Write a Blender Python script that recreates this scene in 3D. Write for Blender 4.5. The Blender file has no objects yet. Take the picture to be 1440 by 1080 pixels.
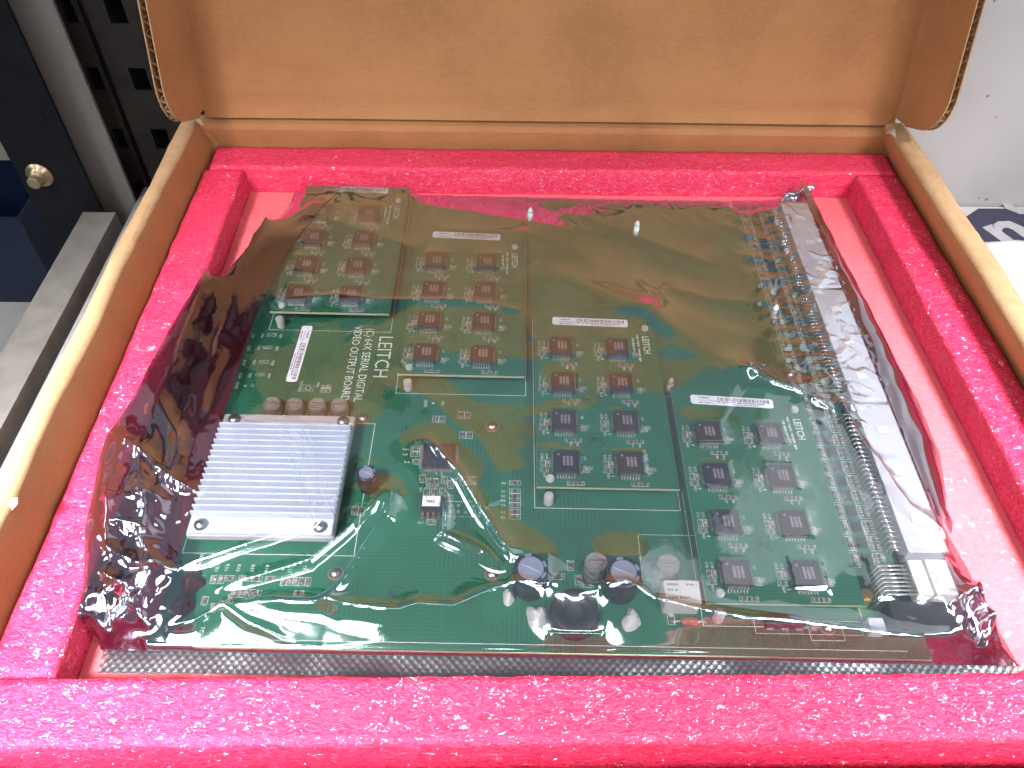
import bpy, math, random
import numpy as np
from mathutils import Matrix, Vector
random.seed(7); rng = np.random.default_rng(11)
sc = bpy.context.scene
C = sc.collection
R = math.radians
MM = 0.001

# ------------------------------------------------------------------ camera
def cam_matrix(pitch, yaw, roll, loc):
    cp, sp = math.cos(pitch), math.sin(pitch)
    f = Vector((math.sin(yaw)*cp, math.cos(yaw)*cp, -sp)); rt = Vector((math.cos(yaw), -math.sin(yaw), 0)); up = rt.cross(f)
    c, s = math.cos(roll), math.sin(roll)
    r2 = rt*c+up*s; u2 = -rt*s+up*c
    return Matrix(((r2.x, u2.x, -f.x, loc[0]), (r2.y, u2.y, -f.y, loc[1]), (r2.z, u2.z, -f.z, loc[2]), (0, 0, 0, 1)))
cd = bpy.data.cameras.new('camera'); cam = bpy.data.objects.new('camera', cd); C.objects.link(cam)
cam.matrix_world = cam_matrix(R(48.777), R(2.242), R(1.869), (0, 0, .29))
cd.sensor_width = 36; cd.lens = 36*1088/1440; cd.clip_start = .01; cd.clip_end = 50
sc.camera = cam
# ------------------------------------------------------------------ light of the room: daylight from windows behind the photographer, plus added lights for film creases
w = bpy.data.worlds.new('World'); sc.world = w; w.use_nodes = True
bg = w.node_tree.nodes['Background']; bg.inputs[0].default_value = (.80, .86, 1, 1); bg.inputs[1].default_value = .21
def area(name, loc, target, sx, sy, power, col, spread=180):
    l = bpy.data.lights.new(name, 'AREA'); l.shape = 'RECTANGLE'; l.size = sx; l.size_y = sy; l.energy = power; l.spread = math.radians(spread); l.color = col
    o = bpy.data.objects.new(name, l); C.objects.link(o); o.location = loc
    o.rotation_euler = (Vector(target)-Vector(loc)).to_track_quat('-Z', 'Y').to_euler(); return o
area('window_light', (-.50, -.40, .95), (-.20, .09, 0), .30, .30, 3.3, (1, .98, .97), 25)
area('window_light', (.64, -.36, 1.0), (.32, .12, 0), .30, .30, 2.6, (1, .97, .99), 24)
area('window_light', (-.78, -1.05, .95), (.0, .40, .05), .80, .50, 9.5, (1, .98, .95), 180)
area('window_light', (.78, -1.05, .95), (.0, .40, .05), .80, .50, 9.5, (1, .98, .95), 180)
area('added_side_light', (-1.25, .15, .85), (.0, .25, 0), .30, .60, 4.5, (1, .98, .97), 180)  # added light at the left, whitens the crease lines of the film
area('added_side_light', (1.25, .05, .85), (.0, .25, 0), .30, .60, 4.5, (1, .98, .97), 180)  # added light at the right, for the opposite crease flanks
area('added_ridge_strip', (.0, -.30, 1.5), (.0, .1, 0), 1.4, .06, 4.5, (1, .98, .96), 180)  # added overhead strip, put in to draw thin highlights along film ridges
sc.view_settings.view_transform = 'Standard'; sc.view_settings.look = 'None'; sc.view_settings.exposure = 0; sc.view_settings.gamma = 1
sc.render.engine = 'CYCLES'
sc.cycles.transparent_max_bounces = 24; sc.cycles.max_bounces = 10; sc.cycles.sample_clamp_indirect = 4

# ------------------------------------------------------------------ material helpers
def newmat(name):
    m = bpy.data.materials.new(name); m.use_nodes = True
    nt = m.node_tree; return m, nt, nt.nodes['Principled BSDF']
def node(nt, t, **kw):
    n = nt.nodes.new(t)
    for k, v in kw.items():
        if k in n.inputs: n.inputs[k].default_value = v
        else: setattr(n, k, v)
    return n
def objco(nt, scale=(1, 1, 1)):
    tc = node(nt, 'ShaderNodeTexCoord'); mp = node(nt, 'ShaderNodeMapping'); mp.inputs['Scale'].default_value = scale
    nt.links.new(tc.outputs['Object'], mp.inputs[0]); return mp.outputs[0]
def ramp(nt, fac, stops):
    r = node(nt, 'ShaderNodeValToRGB'); e = r.color_ramp.elements
    while len(e) < len(stops): e.new(.5)
    for q, (p, c) in zip(e, stops): q.position = p; q.color = (*c, 1)
    nt.links.new(fac, r.inputs[0]); return r.outputs[0]
def noise(nt, co, scale, detail=4, rough=.55, dist=0):
    n = node(nt, 'ShaderNodeTexNoise', Scale=scale, Detail=detail, Roughness=rough, Distortion=dist)
    nt.links.new(co, n.inputs['Vector']); return n.outputs['Fac']
def bump(nt, h, dist, strength=1, nrm=None):
    b = node(nt, 'ShaderNodeBump', Strength=strength, Distance=dist); nt.links.new(h, b.inputs['Height'])
    if nrm: nt.links.new(nrm, b.inputs['Normal'])
    return b.outputs[0]
MATS = {}
def plain(name, col, rough=.5, metal=0, var=.12, scale=300, spec=.5, bumpd=0, coat=0):
    """a plain procedural surface with slight mottling"""
    if name in MATS: return MATS[name]
    m, nt, p = newmat(name)
    f = noise(nt, objco(nt), scale)
    a = tuple(max(0, c*(1-var)) for c in col); b = tuple(min(1, c*(1+var)) for c in col)
    nt.links.new(ramp(nt, f, [(.3, a), (.7, b)]), p.inputs['Base Color'])
    p.inputs['Roughness'].default_value = rough; p.inputs['Metallic'].default_value = metal
    p.inputs['Specular IOR Level'].default_value = spec; p.inputs['Coat Weight'].default_value = coat
    if bumpd: nt.links.new(bump(nt, f, bumpd), p.inputs['Normal'])
    MATS[name] = m; return m

def mat_cardboard(name, c1, c2, stripe_axis=0, stripes=1):
    m, nt, p = newmat(name)
    co = objco(nt)
    f1 = noise(nt, co, 14, 5, .6); f2 = noise(nt, objco(nt, (1, 1, 6) if stripe_axis == 0 else (1, 6, 1)), 160, 3, .7); f3 = noise(nt, co, 900, 2)
    a = node(nt, 'ShaderNodeMath', operation='MULTIPLY_ADD'); nt.links.new(f2, a.inputs[0]); a.inputs[1].default_value = .45; nt.links.new(f1, a.inputs[2])
    b = node(nt, 'ShaderNodeMath', operation='MULTIPLY_ADD'); nt.links.new(f3, b.inputs[0]); b.inputs[1].default_value = .35; nt.links.new(a.outputs[0], b.inputs[2])
    nt.links.new(ramp(nt, b.outputs[0], [(.55, c1), (1.2, c2)]), p.inputs['Base Color'])
    # faint washboard of the flutes under the paper
    wv = node(nt, 'ShaderNodeTexWave', wave_type='BANDS', bands_direction='X' if stripe_axis == 0 else 'Z', Scale=42, Distortion=.6); nt.links.new(co, wv.inputs[0])
    n1 = bump(nt, wv.outputs['Fac'], .00012*stripes, .5); n2 = bump(nt, f3, .0002, .5, n1)
    nt.links.new(n2, p.inputs['Normal']); p.inputs['Roughness'].default_value = .72; p.inputs['Specular IOR Level'].default_value = .25
    return m
M_card = mat_cardboard('cardboard', (.27, .118, .045), (.40, .185, .076))
M_rim = mat_cardboard('cardboard_worn', (.25, .135, .058), (.46, .295, .16))
M_flute = plain('flute_paper', (.42, .27, .15), .8, 0, .2, 600)
M_pulp = plain('torn_pulp', (.50, .42, .32), .9, 0, .15, 500)

def mat_foam(name, base, deep, cell, gloss, bd, spec=.6):
    m, nt, p = newmat(name)
    co = objco(nt, (.55, 1, 1))
    nz = node(nt, 'ShaderNodeTexNoise', Scale=cell*.5, Detail=2); nt.links.new(co, nz.inputs['Vector'])
    mx = node(nt, 'ShaderNodeMixRGB', blend_type='LINEAR_LIGHT', Fac=.0035); nt.links.new(co, mx.inputs[1]); nt.links.new(nz.outputs['Color'], mx.inputs[2])
    v = node(nt, 'ShaderNodeTexVoronoi', feature='SMOOTH_F1', Scale=cell, Smoothness=.35); nt.links.new(mx.outputs[0], v.inputs['Vector'])
    v2 = node(nt, 'ShaderNodeTexVoronoi', feature='F1', Scale=cell*1.25); nt.links.new(mx.outputs[0], v2.inputs['Vector'])
    f = noise(nt, objco(nt), 40, 4)
    cr = ramp(nt, v.outputs['Distance'], [(.1, base), (.75, deep)])
    mm = node(nt, 'ShaderNodeMixRGB', blend_type='MULTIPLY', Fac=.35); nt.links.new(cr, mm.inputs[1]); nt.links.new(ramp(nt, f, [(.3, (.75, .75, .75)), (.7, (1, 1, 1))]), mm.inputs[2])
    nt.links.new(mm.outputs[0], p.inputs['Base Color'])
    n1 = bump(nt, v.outputs['Distance'], -bd*.7, 1); n3 = bump(nt, f, bd*.5, 1, n1)
    nt.links.new(n3, p.inputs['Normal'])
    p.inputs['Roughness'].default_value = .6; p.inputs['Specular IOR Level'].default_value = .25
    # glassy cell walls: every little facet looks its own way
    sb = node(nt, 'ShaderNodeVectorMath', operation='SUBTRACT'); nt.links.new(v2.outputs['Color'], sb.inputs[0]); sb.inputs[1].default_value = (.5, .5, .5)
    sl = node(nt, 'ShaderNodeVectorMath', operation='SCALE'); nt.links.new(sb.outputs[0], sl.inputs[0]); sl.inputs['Scale'].default_value = 1.7
    ad = node(nt, 'ShaderNodeVectorMath', operation='ADD'); nt.links.new(sl.outputs[0], ad.inputs[0]); nt.links.new(n1, ad.inputs[1])
    nm = node(nt, 'ShaderNodeVectorMath', operation='NORMALIZE'); nt.links.new(ad.outputs[0], nm.inputs[0])
    nt.links.new(nm.outputs[0], p.inputs['Coat Normal']); p.inputs['Coat Weight'].default_value = spec; p.inputs['Coat Roughness'].default_value = gloss; p.inputs['Coat IOR'].default_value = 1.6
    return m
M_foam = mat_foam('pink_foam', (.82, .048, .145), (.68, .014, .066), 800, .13, .0006, 1.0)
M_sheet = mat_foam('pale_foam', (.76, .155, .180), (.70, .120, .145), 600, .2, .0002, .25)

def mat_pcb():
    m, nt, p = newmat('solder_mask')
    co = objco(nt)
    f = noise(nt, co, 25, 3)
    # copper traces showing through the mask: fine bands, in patches
    wv = node(nt, 'ShaderNodeTexWave', wave_type='BANDS', bands_direction='Y', Scale=190, Distortion=.0); nt.links.new(co, wv.inputs[0])
    wv2 = node(nt, 'ShaderNodeTexWave', wave_type='BANDS', bands_direction='X', Scale=160, Distortion=.0); nt.links.new(co, wv2.inputs[0])
    sel = node(nt, 'ShaderNodeTexVoronoi', Scale=38, distance='CHEBYCHEV'); nt.links.new(co, sel.inputs['Vector'])
    sx = node(nt, 'ShaderNodeSeparateColor'); nt.links.new(sel.outputs['Color'], sx.inputs[0])
    mix = node(nt, 'ShaderNodeMixRGB'); nt.links.new(ramp(nt, sx.outputs[0], [(.49, (0, 0, 0)), (.5, (1, 1, 1))]), mix.inputs[0]); nt.links.new(wv.outputs['Color'], mix.inputs[1]); nt.links.new(wv2.outputs['Color'], mix.inputs[2])
    on = node(nt, 'ShaderNodeMixRGB', blend_type='MULTIPLY', Fac=1); nt.links.new(mix.outputs[0], on.inputs[1]); nt.links.new(ramp(nt, sx.outputs[1], [(.45, (0, 0, 0)), (.6, (1, 1, 1))]), on.inputs[2])
    base = ramp(nt, f, [(.3, (.012, .098, .052)), (.7, (.017, .136, .072))])
    out = node(nt, 'ShaderNodeMixRGB', blend_type='MIX'); nt.links.new(on.outputs[0], out.inputs[0]); nt.links.new(base, out.inputs[1]); out.inputs[2].default_value = (.012, .086, .046, 1)
    nt.links.new(out.outputs[0], p.inputs['Base Color'])
    nt.links.new(bump(nt, on.outputs[0], .00004, .6), p.inputs['Normal'])
    p.inputs['Roughness'].default_value = .33
    return m
M_pcb = mat_pcb()
M_edge = plain('board_edge', (.45, .50, .32), .6)
M_silk = plain('silkscreen', (.62, .66, .62), .6, 0, .08, 900)
M_ink = plain('stamp_ink', (.012, .03, .02), .7)
M_chip = plain('chip_plastic', (.032, .020, .022), .42, 0, .25, 500, .5, .00004)
M_chipd = plain('chip_plastic_dark', (.016, .017, .024), .40, 0, .25, 500)
M_print = plain('chip_print', (.26, .22, .23), .7)
M_lead = plain('tinned_lead', (.86, .86, .84), .25, .85, .06)
M_alu = plain('aluminium', (.72, .80, .93), .36, .25, .04, 120)
M_alud = plain('aluminium_dull', (.56, .55, .58), .42, .3, .06, 120)
M_steel = plain('screw_steel', (.55, .52, .50), .28, 1, .08)
M_copper = plain('copper_pad', (.62, .42, .32), .35, .9, .1)
M_brass = plain('brass', (.62, .45, .14), .3, 1, .1)
M_label = plain('label_paper', (.80, .82, .90), .5, 0, .03)
M_blk = plain('black_print', (.02, .02, .025), .6)
M_sleeve = plain('capacitor_sleeve', (.018, .018, .030), .3, 0, .2)
M_vent = plain('capacitor_vent', (.26, .30, .40), .4, .3, .1)
M_can = plain('capacitor_can', (.78, .74, .72), .28, .9, .05)
M_nylon = plain('white_nylon', (.40, .42, .42), .6, 0, .04)
M_glue = plain('hot_glue', (.50, .50, .49), .5, 0, .1, 400, .5, .0004)
M_smdr = plain('smd_body', (.10, .065, .06), .5, 0, .4, 800)
M_smdc = plain('smd_body_tan', (.33, .27, .22), .5, 0, .3, 800)
M_blkp = plain('black_plastic', (.020, .020, .024), .45, 0, .2)
M_conn = plain('grey_connector', (.56, .58, .62), .5, 0, .08, 90)
M_white = plain('white_plastic', (.80, .79, .75), .45, 0, .04)
M_maroon = plain('maroon_resin', (.055, .010, .012), .3, 0, .4, 200, .5, .0006)
M_diode = plain('diode_glass', (.35, .10, .05), .25, 0, .2)

def mat_film(name, tint, r0, rough, emboss=None):
    m, nt, p = newmat(name); nt.nodes.remove(p)
    out = nt.nodes['Material Output']
    co = objco(nt)
    n1 = noise(nt, co, 60, 3, .5, .6); n2 = noise(nt, co, 420, 2)
    nr = bump(nt, n1, .0009, .15); nr = bump(nt, n2, .00004, .25, nr)
    if emboss:
        ck = node(nt, 'ShaderNodeTexVoronoi', feature='F1', Scale=1); mp = objco(nt, emboss); mp.node.inputs['Rotation'].default_value = (0, 0, math.radians(45)); nt.links.new(mp, ck.inputs['Vector']); ck.inputs['Randomness'].default_value = .15
        nr = bump(nt, ck.outputs['Distance'], .0004, .4, nr)
    lw = node(nt, 'ShaderNodeLayerWeight', Blend=.5); nt.links.new(nr, lw.inputs['Normal'])
    pw = node(nt, 'ShaderNodeMath', operation='POWER'); nt.links.new(lw.outputs['Facing'], pw.inputs[0]); pw.inputs[1].default_value = 2.2
    fa = node(nt, 'ShaderNodeMath', operation='MULTIPLY_ADD', use_clamp=True); nt.links.new(pw.outputs[0], fa.inputs[0]); fa.inputs[1].default_value = 1.15; fa.inputs[2].default_value = r0
    tr = node(nt, 'ShaderNodeBsdfTransparent'); tr.inputs[0].default_value = (*tint, 1)
    gl = node(nt, 'ShaderNodeBsdfGlossy', Roughness=rough); gl.inputs['Color'].default_value = (.78, .90, .97, 1); nt.links.new(nr, gl.inputs['Normal'])
    mx = node(nt, 'ShaderNodeMixShader'); nt.links.new(fa.outputs[0], mx.inputs[0]); nt.links.new(tr.outputs[0], mx.inputs[1]); nt.links.new(gl.outputs[0], mx.inputs[2])
    nt.links.new(mx.outputs[0], out.inputs['Surface'])
    return m
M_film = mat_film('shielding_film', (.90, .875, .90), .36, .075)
M_filmb = mat_film('shielding_film_back', (.62, .48, .62), .25, .08)
M_seam = mat_film('embossed_seam', (.22, .19, .21), .36, .2, (430, 430, 1))
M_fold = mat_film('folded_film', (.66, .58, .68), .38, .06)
M_seams = mat_film('embossed_side_seam', (.75, .70, .76), .30, .12, (420, 420, 1))

# ------------------------------------------------------------------ mesh helpers
class MB:
    def __init__(s): s.v = []; s.f = []; s.m = []; s.sm = []
    def add(s, vs, fs, mi=0, smooth=False):
        b = len(s.v); s.v += [tuple(v) for v in vs]; s.f += [tuple(i+b for i in f) for f in fs]; s.m += [mi]*len(fs); s.sm += [smooth]*len(fs)
    def box(s, x0, x1, y0, y1, z0, z1, mi=0, ch=0, top=0):
        """box, with chamfered upright edges (ch) and a top drawn in by (top)"""
        if ch:
            pl = [(x0+ch, y0), (x1-ch, y0), (x1, y0+ch), (x1, y1-ch), (x1-ch, y1), (x0+ch, y1), (x0, y1-ch), (x0, y0+ch)]
        else: pl = [(x0, y0), (x1, y0), (x1, y1), (x0, y1)]
        s.prism(pl, z0, z1, mi, top)
    def prism(s, pl, z0, z1, mi=0, top=0):
        n = len(pl); cx = sum(p[0] for p in pl)/n; cy = sum(p[1] for p in pl)/n
        if top:
            def ins(p):
                dx, dy = cx-p[0], cy-p[1]; l = math.hypot(dx, dy) or 1
                return (p[0]+dx/l*top, p[1]+dy/l*top)
            vs = [(x, y, z0) for x, y in pl]+[(x, y, z1-top) for x, y in pl]+[(*ins(p), z1) for p in pl]; L = 3
        else: vs = [(x, y, z0) for x, y in pl]+[(x, y, z1) for x, y in pl]; L = 2
        fs = [tuple(range(n))[::-1], tuple(range(n*(L-1), n*L))]
        for k in range(L-1): fs += [(k*n+i, k*n+(i+1) % n, (k+1)*n+(i+1) % n, (k+1)*n+i) for i in range(n)]
        s.add(vs, fs, mi)
    def lathe(s, cx, cy, prof, n=24, mi=0, smooth=True):
        """prof: list of (r, z) from bottom to top"""
        vs = []; fs = []
        for r, z in prof: vs += [(cx+r*math.cos(2*math.pi*i/n), cy+r*math.sin(2*math.pi*i/n), z) for i in range(n)]
        for k in range(len(prof)-1): fs += [(k*n+i, k*n+(i+1) % n, (k+1)*n+(i+1) % n, (k+1)*n+i) for i in range(n)]
        s.add(vs, fs, mi, smooth); k = len(prof)-1
        s.add(vs[k*n:], [tuple(range(n))], mi); s.add(vs[:n], [tuple(range(n))[::-1]], mi)
    def frame(s, x0, x1, y0, y1, z, t=.14, mi=0, h=.03):
        for a in ((x0, x1, y0, y0+t), (x0, x1, y1-t, y1), (x0, x0+t, y0+t, y1-t), (x1-t, x1, y0+t, y1-t)): s.rect(*a, z, mi)
    def rect(s, x0, x1, y0, y1, z, mi=0):
        s.add([(x0, y0, z), (x1, y0, z), (x1, y1, z), (x0, y1, z)], [(0, 1, 2, 3)], mi)
    def ring(s, cx, cy, r0, r1, z, n=32, mi=0):
        vs = [(cx+r*math.cos(2*math.pi*i/n), cy+r*math.sin(2*math.pi*i/n), z) for r in (r0, r1) for i in range(n)]
        s.add(vs, [(i, n+i, n+(i+1) % n, (i+1) % n) for i in range(n)], mi)
    def tube(s, pts, r, n=8, mi=0):
        vs = []; fs = []
        pts = [Vector(p) for p in pts]
        for k, p in enumerate(pts):
            d = (pts[min(k+1, len(pts)-1)]-pts[max(k-1, 0)]).normalized(); a = d.orthogonal().normalized(); b = d.cross(a)
            rr = r[k] if isinstance(r, (list, tuple)) else r
            vs += [tuple(p+(a*math.cos(2*math.pi*i/n)+b*math.sin(2*math.pi*i/n))*rr) for i in range(n)]
        for k in range(len(pts)-1): fs += [(k*n+i, k*n+(i+1) % n, (k+1)*n+(i+1) % n, (k+1)*n+i) for i in range(n)]
        fs += [tuple(range(n))[::-1], tuple(range((len(pts)-1)*n, len(pts)*n))]
        s.add(vs, fs, mi, True)
    def text(s, txt, x, y, z, size, rot=0, sx=1, mi=0, bold=0):
        vs, fs = text_mesh(txt, bold)
        c, q = math.cos(R(rot)), math.sin(R(rot))
        s.add([(x+(vx*sx*c-vy*q)*size, y+(vx*sx*q+vy*c)*size, z) for vx, vy in vs], fs, mi)
    def words(s, x, y, z, size, length, rot=0, mi=0, seed=1):
        """a line of print too small to read: short strokes in word groups"""
        q = random.Random(seed); c, g = math.cos(R(rot)), math.sin(R(rot)); t = 0
        while t < length:
            for _ in range(q.randint(3, 7)):
                if t > length: break
                l = size*q.uniform(.22, .42); h0, h1 = (0, size*.7) if q.random() < .75 else (size*.25, size*.7)
                P_ = [(t, h0), (t+l, h0), (t+l, h1), (t, h1)]; s.add([(x+a*c-b_*g, y+a*g+b_*c, z) for a, b_ in P_], [(0, 1, 2, 3)], mi); t += l+size*.16
            t += size*.45
    def mesh(s, name, mats, scale=MM):
        me = bpy.data.meshes.new(name); me.from_pydata([(a*scale, b*scale, c*scale) for a, b, c in s.v], [], s.f)
        for m in mats: me.materials.append(m)
        me.polygons.foreach_set('material_index', s.m); me.polygons.foreach_set('use_smooth', s.sm); me.update(); return me
    def build(s, name, mats, parent=None, scale=MM, loc=None, rz=0):
        return link(name, s.mesh(name, mats if isinstance(mats, list) else [mats], scale), parent, loc, rz)
_tx = {}
def text_mesh(txt, bold=0):
    if (txt, bold) not in _tx:
        cu = bpy.data.curves.new('t', 'FONT'); cu.body = txt; cu.size = 1; cu.resolution_u = 2; cu.offset = bold
        o = bpy.data.objects.new('t', cu); C.objects.link(o); bpy.context.view_layer.update()
        me = bpy.data.meshes.new_from_object(o.evaluated_get(bpy.context.evaluated_depsgraph_get()))
        _tx[(txt, bold)] = ([(v.co.x, v.co.y) for v in me.vertices], [tuple(p.vertices) for p in me.polygons])
        bpy.data.objects.remove(o); bpy.data.curves.remove(cu); bpy.data.meshes.remove(me)
    return _tx[(txt, bold)]
def link(name, me, parent=None, loc=None, rz=0):
    o = bpy.data.objects.new(name, me); C.objects.link(o)
    if parent: o.parent = parent
    if loc: o.location = loc
    o.rotation_euler.z = rz; return o
def empty(name, loc, rz=0):
    o = bpy.data.objects.new(name, None); C.objects.link(o); o.location = loc; o.rotation_euler.z = rz; o.empty_display_size = .05; return o
def tag(o, label=None, cat=None, group=None, kind=None):
    for k, v in (('label', label), ('category', cat), ('group', group), ('kind', kind)):
        if v: o[k] = v
    return o
# 2-D noise for shapes
def perlin(x, y, seed):
    g = np.random.default_rng(seed); ang = g.uniform(0, 2*np.pi, (256, 256))
    xi, yi = np.floor(x).astype(int), np.floor(y).astype(int); xf, yf = x-xi, y-yi
    def d(a, b): t = ang[(xi+a) % 256, (yi+b) % 256]; return np.cos(t)*(xf-a)+np.sin(t)*(yf-b)
    u = xf**3*(xf*(6*xf-15)+10); v = yf**3*(yf*(6*yf-15)+10)
    return (d(0, 0)*(1-u)+d(1, 0)*u)*(1-v)+(d(0, 1)*(1-u)+d(1, 1)*u)*v
def grid_mesh(name, X, Y, Z, mats, smooth=True, scale=1):
    n, m = X.shape
    V = np.stack([X, Y, Z], -1).reshape(-1, 3)*scale
    i = np.arange(n*m).reshape(n, m); F = np.stack([i[:-1, :-1], i[:-1, 1:], i[1:, 1:], i[1:, :-1]], -1).reshape(-1, 4)
    me = bpy.data.meshes.new(name); me.vertices.add(len(V)); me.vertices.foreach_set('co', V.ravel())
    me.loops.add(F.size); me.loops.foreach_set('vertex_index', F.ravel()); me.polygons.add(len(F))
    me.polygons.foreach_set('loop_start', np.arange(0, F.size, 4)); me.polygons.foreach_set('use_smooth', np.full(len(F), smooth))
    for q in mats: me.materials.append(q)
    me.update(calc_edges=True); me.validate(); return me

# ================================================================== the place around the box
FLOOR = -.018          # pale sheet at the bottom of the foam tray
BENCH = -.085
M_bench = plain('bench_grey', (.30, .30, .31), .5, 0, .25, 30)
b = MB(); b.box(-.284, 1.0, -.30, .70, BENCH-.03, BENCH, 0)
tag(b.build('workbench_top', M_bench, scale=1), kind='structure')
M_wallw = None
def mat_specked():
    m, nt, p = newmat('white_enamel'); co = objco(nt)
    v = node(nt, 'ShaderNodeTexVoronoi', Scale=58); nt.links.new(co, v.inputs['Vector'])
    f = noise(nt, co, 9, 3)
    sp = ramp(nt, v.outputs['Distance'], [(.05, (.10, .09, .08)), (.085, (1, 1, 1))])
    mx = node(nt, 'ShaderNodeMixRGB', blend_type='MULTIPLY', Fac=.75); nt.links.new(ramp(nt, f, [(.3, (.48, .47, .49)), (.7, (.56, .55, .56))]), mx.inputs[1]); nt.links.new(sp, mx.inputs[2])
    nt.links.new(mx.outputs[0], p.inputs['Base Color']); p.inputs['Roughness'].default_value = .3; return m
b = MB(); b.box(.292, 1.3, .5130, .545, BENCH, .9, 0)
tag(b.build('wall_panel', mat_specked(), scale=1), kind='structure')

# ------------------------------------------------------------------ shelving rack on the left
M_navy = plain('navy_steel', (.005, .006, .009), .6, 0, .3, 60, .15)
M_black = plain('black_steel', (.017, .014, .013), .5, 0, .4, 40, .3, .0002)
M_gstrip = plain('grey_paint', (.16, .15, .15), .6, 0, .06, 200)
M_beam = plain('galvanised_beam', (.24, .225, .21), .5, .2, .18, 60)
M_bolt = plain('zinc_bolt', (.42, .34, .22), .35, .9, .15)
rack = tag(empty('shelving_rack', (-.33, .5, -.60)), 'dark steel shelving rack with bolted navy and slotted black uprights', 'shelf rack')
def wpart(b, name, mats, par):
    o = b.build(name, mats, par, 1); o.matrix_parent_inverse = par.matrix_basis.inverted(); return o
b = MB()                                     # navy angle upright
b.box(-.352, -.303, .500, .503, -.60, .75); b.box(-.352, -.349, .503, .545, -.60, .75)
wpart(b, 'upright', M_navy, rack)
for z in (-.139, -.047, .046, .139):         # bolts through it
    b = MB(); b.lathe(0, 0, [(.0095, 0), (.0095, .0012), (.006, .0013), (.006, .0055), (.0048, .006), (.0048, .011), (.0042, .0118)], 18)
    o = wpart(b, 'bolt', M_bolt, rack); o.matrix_parent_inverse = Matrix(); o.location = (-.006, .0, z+.60); o.rotation_euler.x = R(90)
for z in (-.093, .0, .092):
    b = MB(); b.lathe(0, 0, [(.0042, 0), (.0042, .0006), (.003, .0006)], 14); o = wpart(b, 'rivet', M_navy, rack); o.matrix_parent_inverse = Matrix(); o.location = (.014, 0, z+.6); o.rotation_euler.x = R(90)
b = MB(); b.box(-.316, -.285, .520, .523, -.6, .75); wpart(b, 'strip', M_gstrip, rack)
# slotted upright: front face with real slots, returns at both sides and a groove
b = MB()
zs = [-.041-.0485*k for k in range(9, 0, -1)]+[-.041+.0485*k for k in range(14)]
def slotted(b, x0, x1, sx0, sx1, y):
    b.box(x0, sx0, y, y+.002, -.6, .70); b.box(sx1, x1, y, y+.002, -.6, .70)
    last = -.6
    for z in zs: b.box(sx0, sx1, y, y+.002, last, z-.0085); last = z+.0085
    b.box(sx0, sx1, y, y+.002, last, .70)
slotted(b, -.300, -.280, -.2915, -.2835, .540); slotted(b, -.276, -.236, -.2620, -.2500, .540)
b.box(-.280, -.276, .546, .548, -.6, .7); b.box(-.282, -.280, .542, .547, -.6, .7); b.box(-.276, -.274, .542, .547, -.6, .7)
b.box(-.237, -.234, .542, .60, -.6, .7); b.box(-.302, -.300, .540, .60, -.6, .7)
wpart(b, 'slotted_upright', M_black, rack)
b = MB(); b.box(-.298, -.15, .605, .61, -.6, .7); wpart(b, 'back_sheet', M_blkp, rack)
b = MB(); b.box(-.317, -.292, -.20, .4995, -.112, -.080); o = wpart(b, 'side_beam', M_beam, rack)
b = MB(); b.box(-.420, -.385, .60, .603, -.6, .75); b.box(-.420, -.417, .603, .64, -.6, .75); wpart(b, 'upright', M_black, rack)
b = MB(); b.box(-.62, -.352, .60, .625, -.10, -.055); wpart(b, 'cross_beam', M_beam, rack)
b = MB(); b.box(-.62, -.30, -.10, .80, -.330, -.32); o = wpart(b, 'lower_shelf', plain('shelf_white', (.62, .62, .60), .5, 0, .1, 30), rack)
# blue bin on the lower shelf
bin_ = tag(empty('storage_bin', (-.575, .735, -.32)), 'blue plastic storage bin standing on the lower shelf of the rack', 'bin')
M_blue = plain('blue_plastic', (.004, .013, .048), .5, 0, .1)
b = MB()
for a in ((-.09, .09, -.08, -.077), (-.09, .09, .077, .08), (-.09, -.087, -.077, .077), (.087, .09, -.077, .077)): b.box(*a, .003, .115)
b.build('wall', M_blue, bin_, 1)
b = MB(); b.box(-.09, .09, -.08, .08, 0, .003); b.build('bottom', M_blue, bin_, 1)
b = MB(); b.box(-.095, .095, -.085, -.080, .102, .118); b.build('rim', M_blue, bin_, 1)

# ------------------------------------------------------------------ printed carton and white foam pads on the right
car = tag(empty('printed_carton', (.43, .477, BENCH)), 'flat white carton with navy print lying beside the wall panel', 'carton')
b = MB(); b.box(-.10, .20, -.05, .033, 0, .010, 0, .0); b.build('carton_body', plain('carton_white', (.66, .65, .67), .6, 0, .05), car, 1)
M_nvp = plain('navy_print', (.045, .045, .085), .5, 0, .1)
b = MB(); b.prism([(-.066, -.0495), (.199, -.0495), (.199, .030), (-.042, .030), (-.066, .012)], .0102, .0106); b.build('print_panel', M_nvp, car, 1)
b = MB(); b.text('n', -.040, -.022, .0109, .060, 24, 1.15, 0, .03); b.text('o', -.016, .018, .0109, .055, 24, 1.15, 0, .02); b.build('lettering', plain('print_grey', (.50, .50, .53), .6), car, 1)
M_epe = plain('white_foam', (.76, .75, .78), .7, 0, .06, 500, .3, .0006)
def pad(loc, sx, sy, sz, rz, label):
    n, m = 40, 24; U, V = np.meshgrid(np.linspace(-1, 1, n), np.linspace(-1, 1, m))
    ex = (1-np.abs(U)**14)*(1-np.abs(V)**14)
    X = U*sx/2; Y = V*sy/2+perlin(U*9+3, V*2, 4)*.003*(np.abs(V) > .9); Z = sz*ex**.25+perlin(U*6, V*5, 9)*.002*ex
    o = link('foam_pad', grid_mesh('foam_pad', X, Y, Z, [M_epe]), None, loc, rz); tag(o, label, 'foam pad', 'white foam pads beside the carton'); return o
pad((.455, .428, BENCH), .20, .060, .022, R(1), 'white foam pad lying against the navy print of the flat carton')
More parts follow.
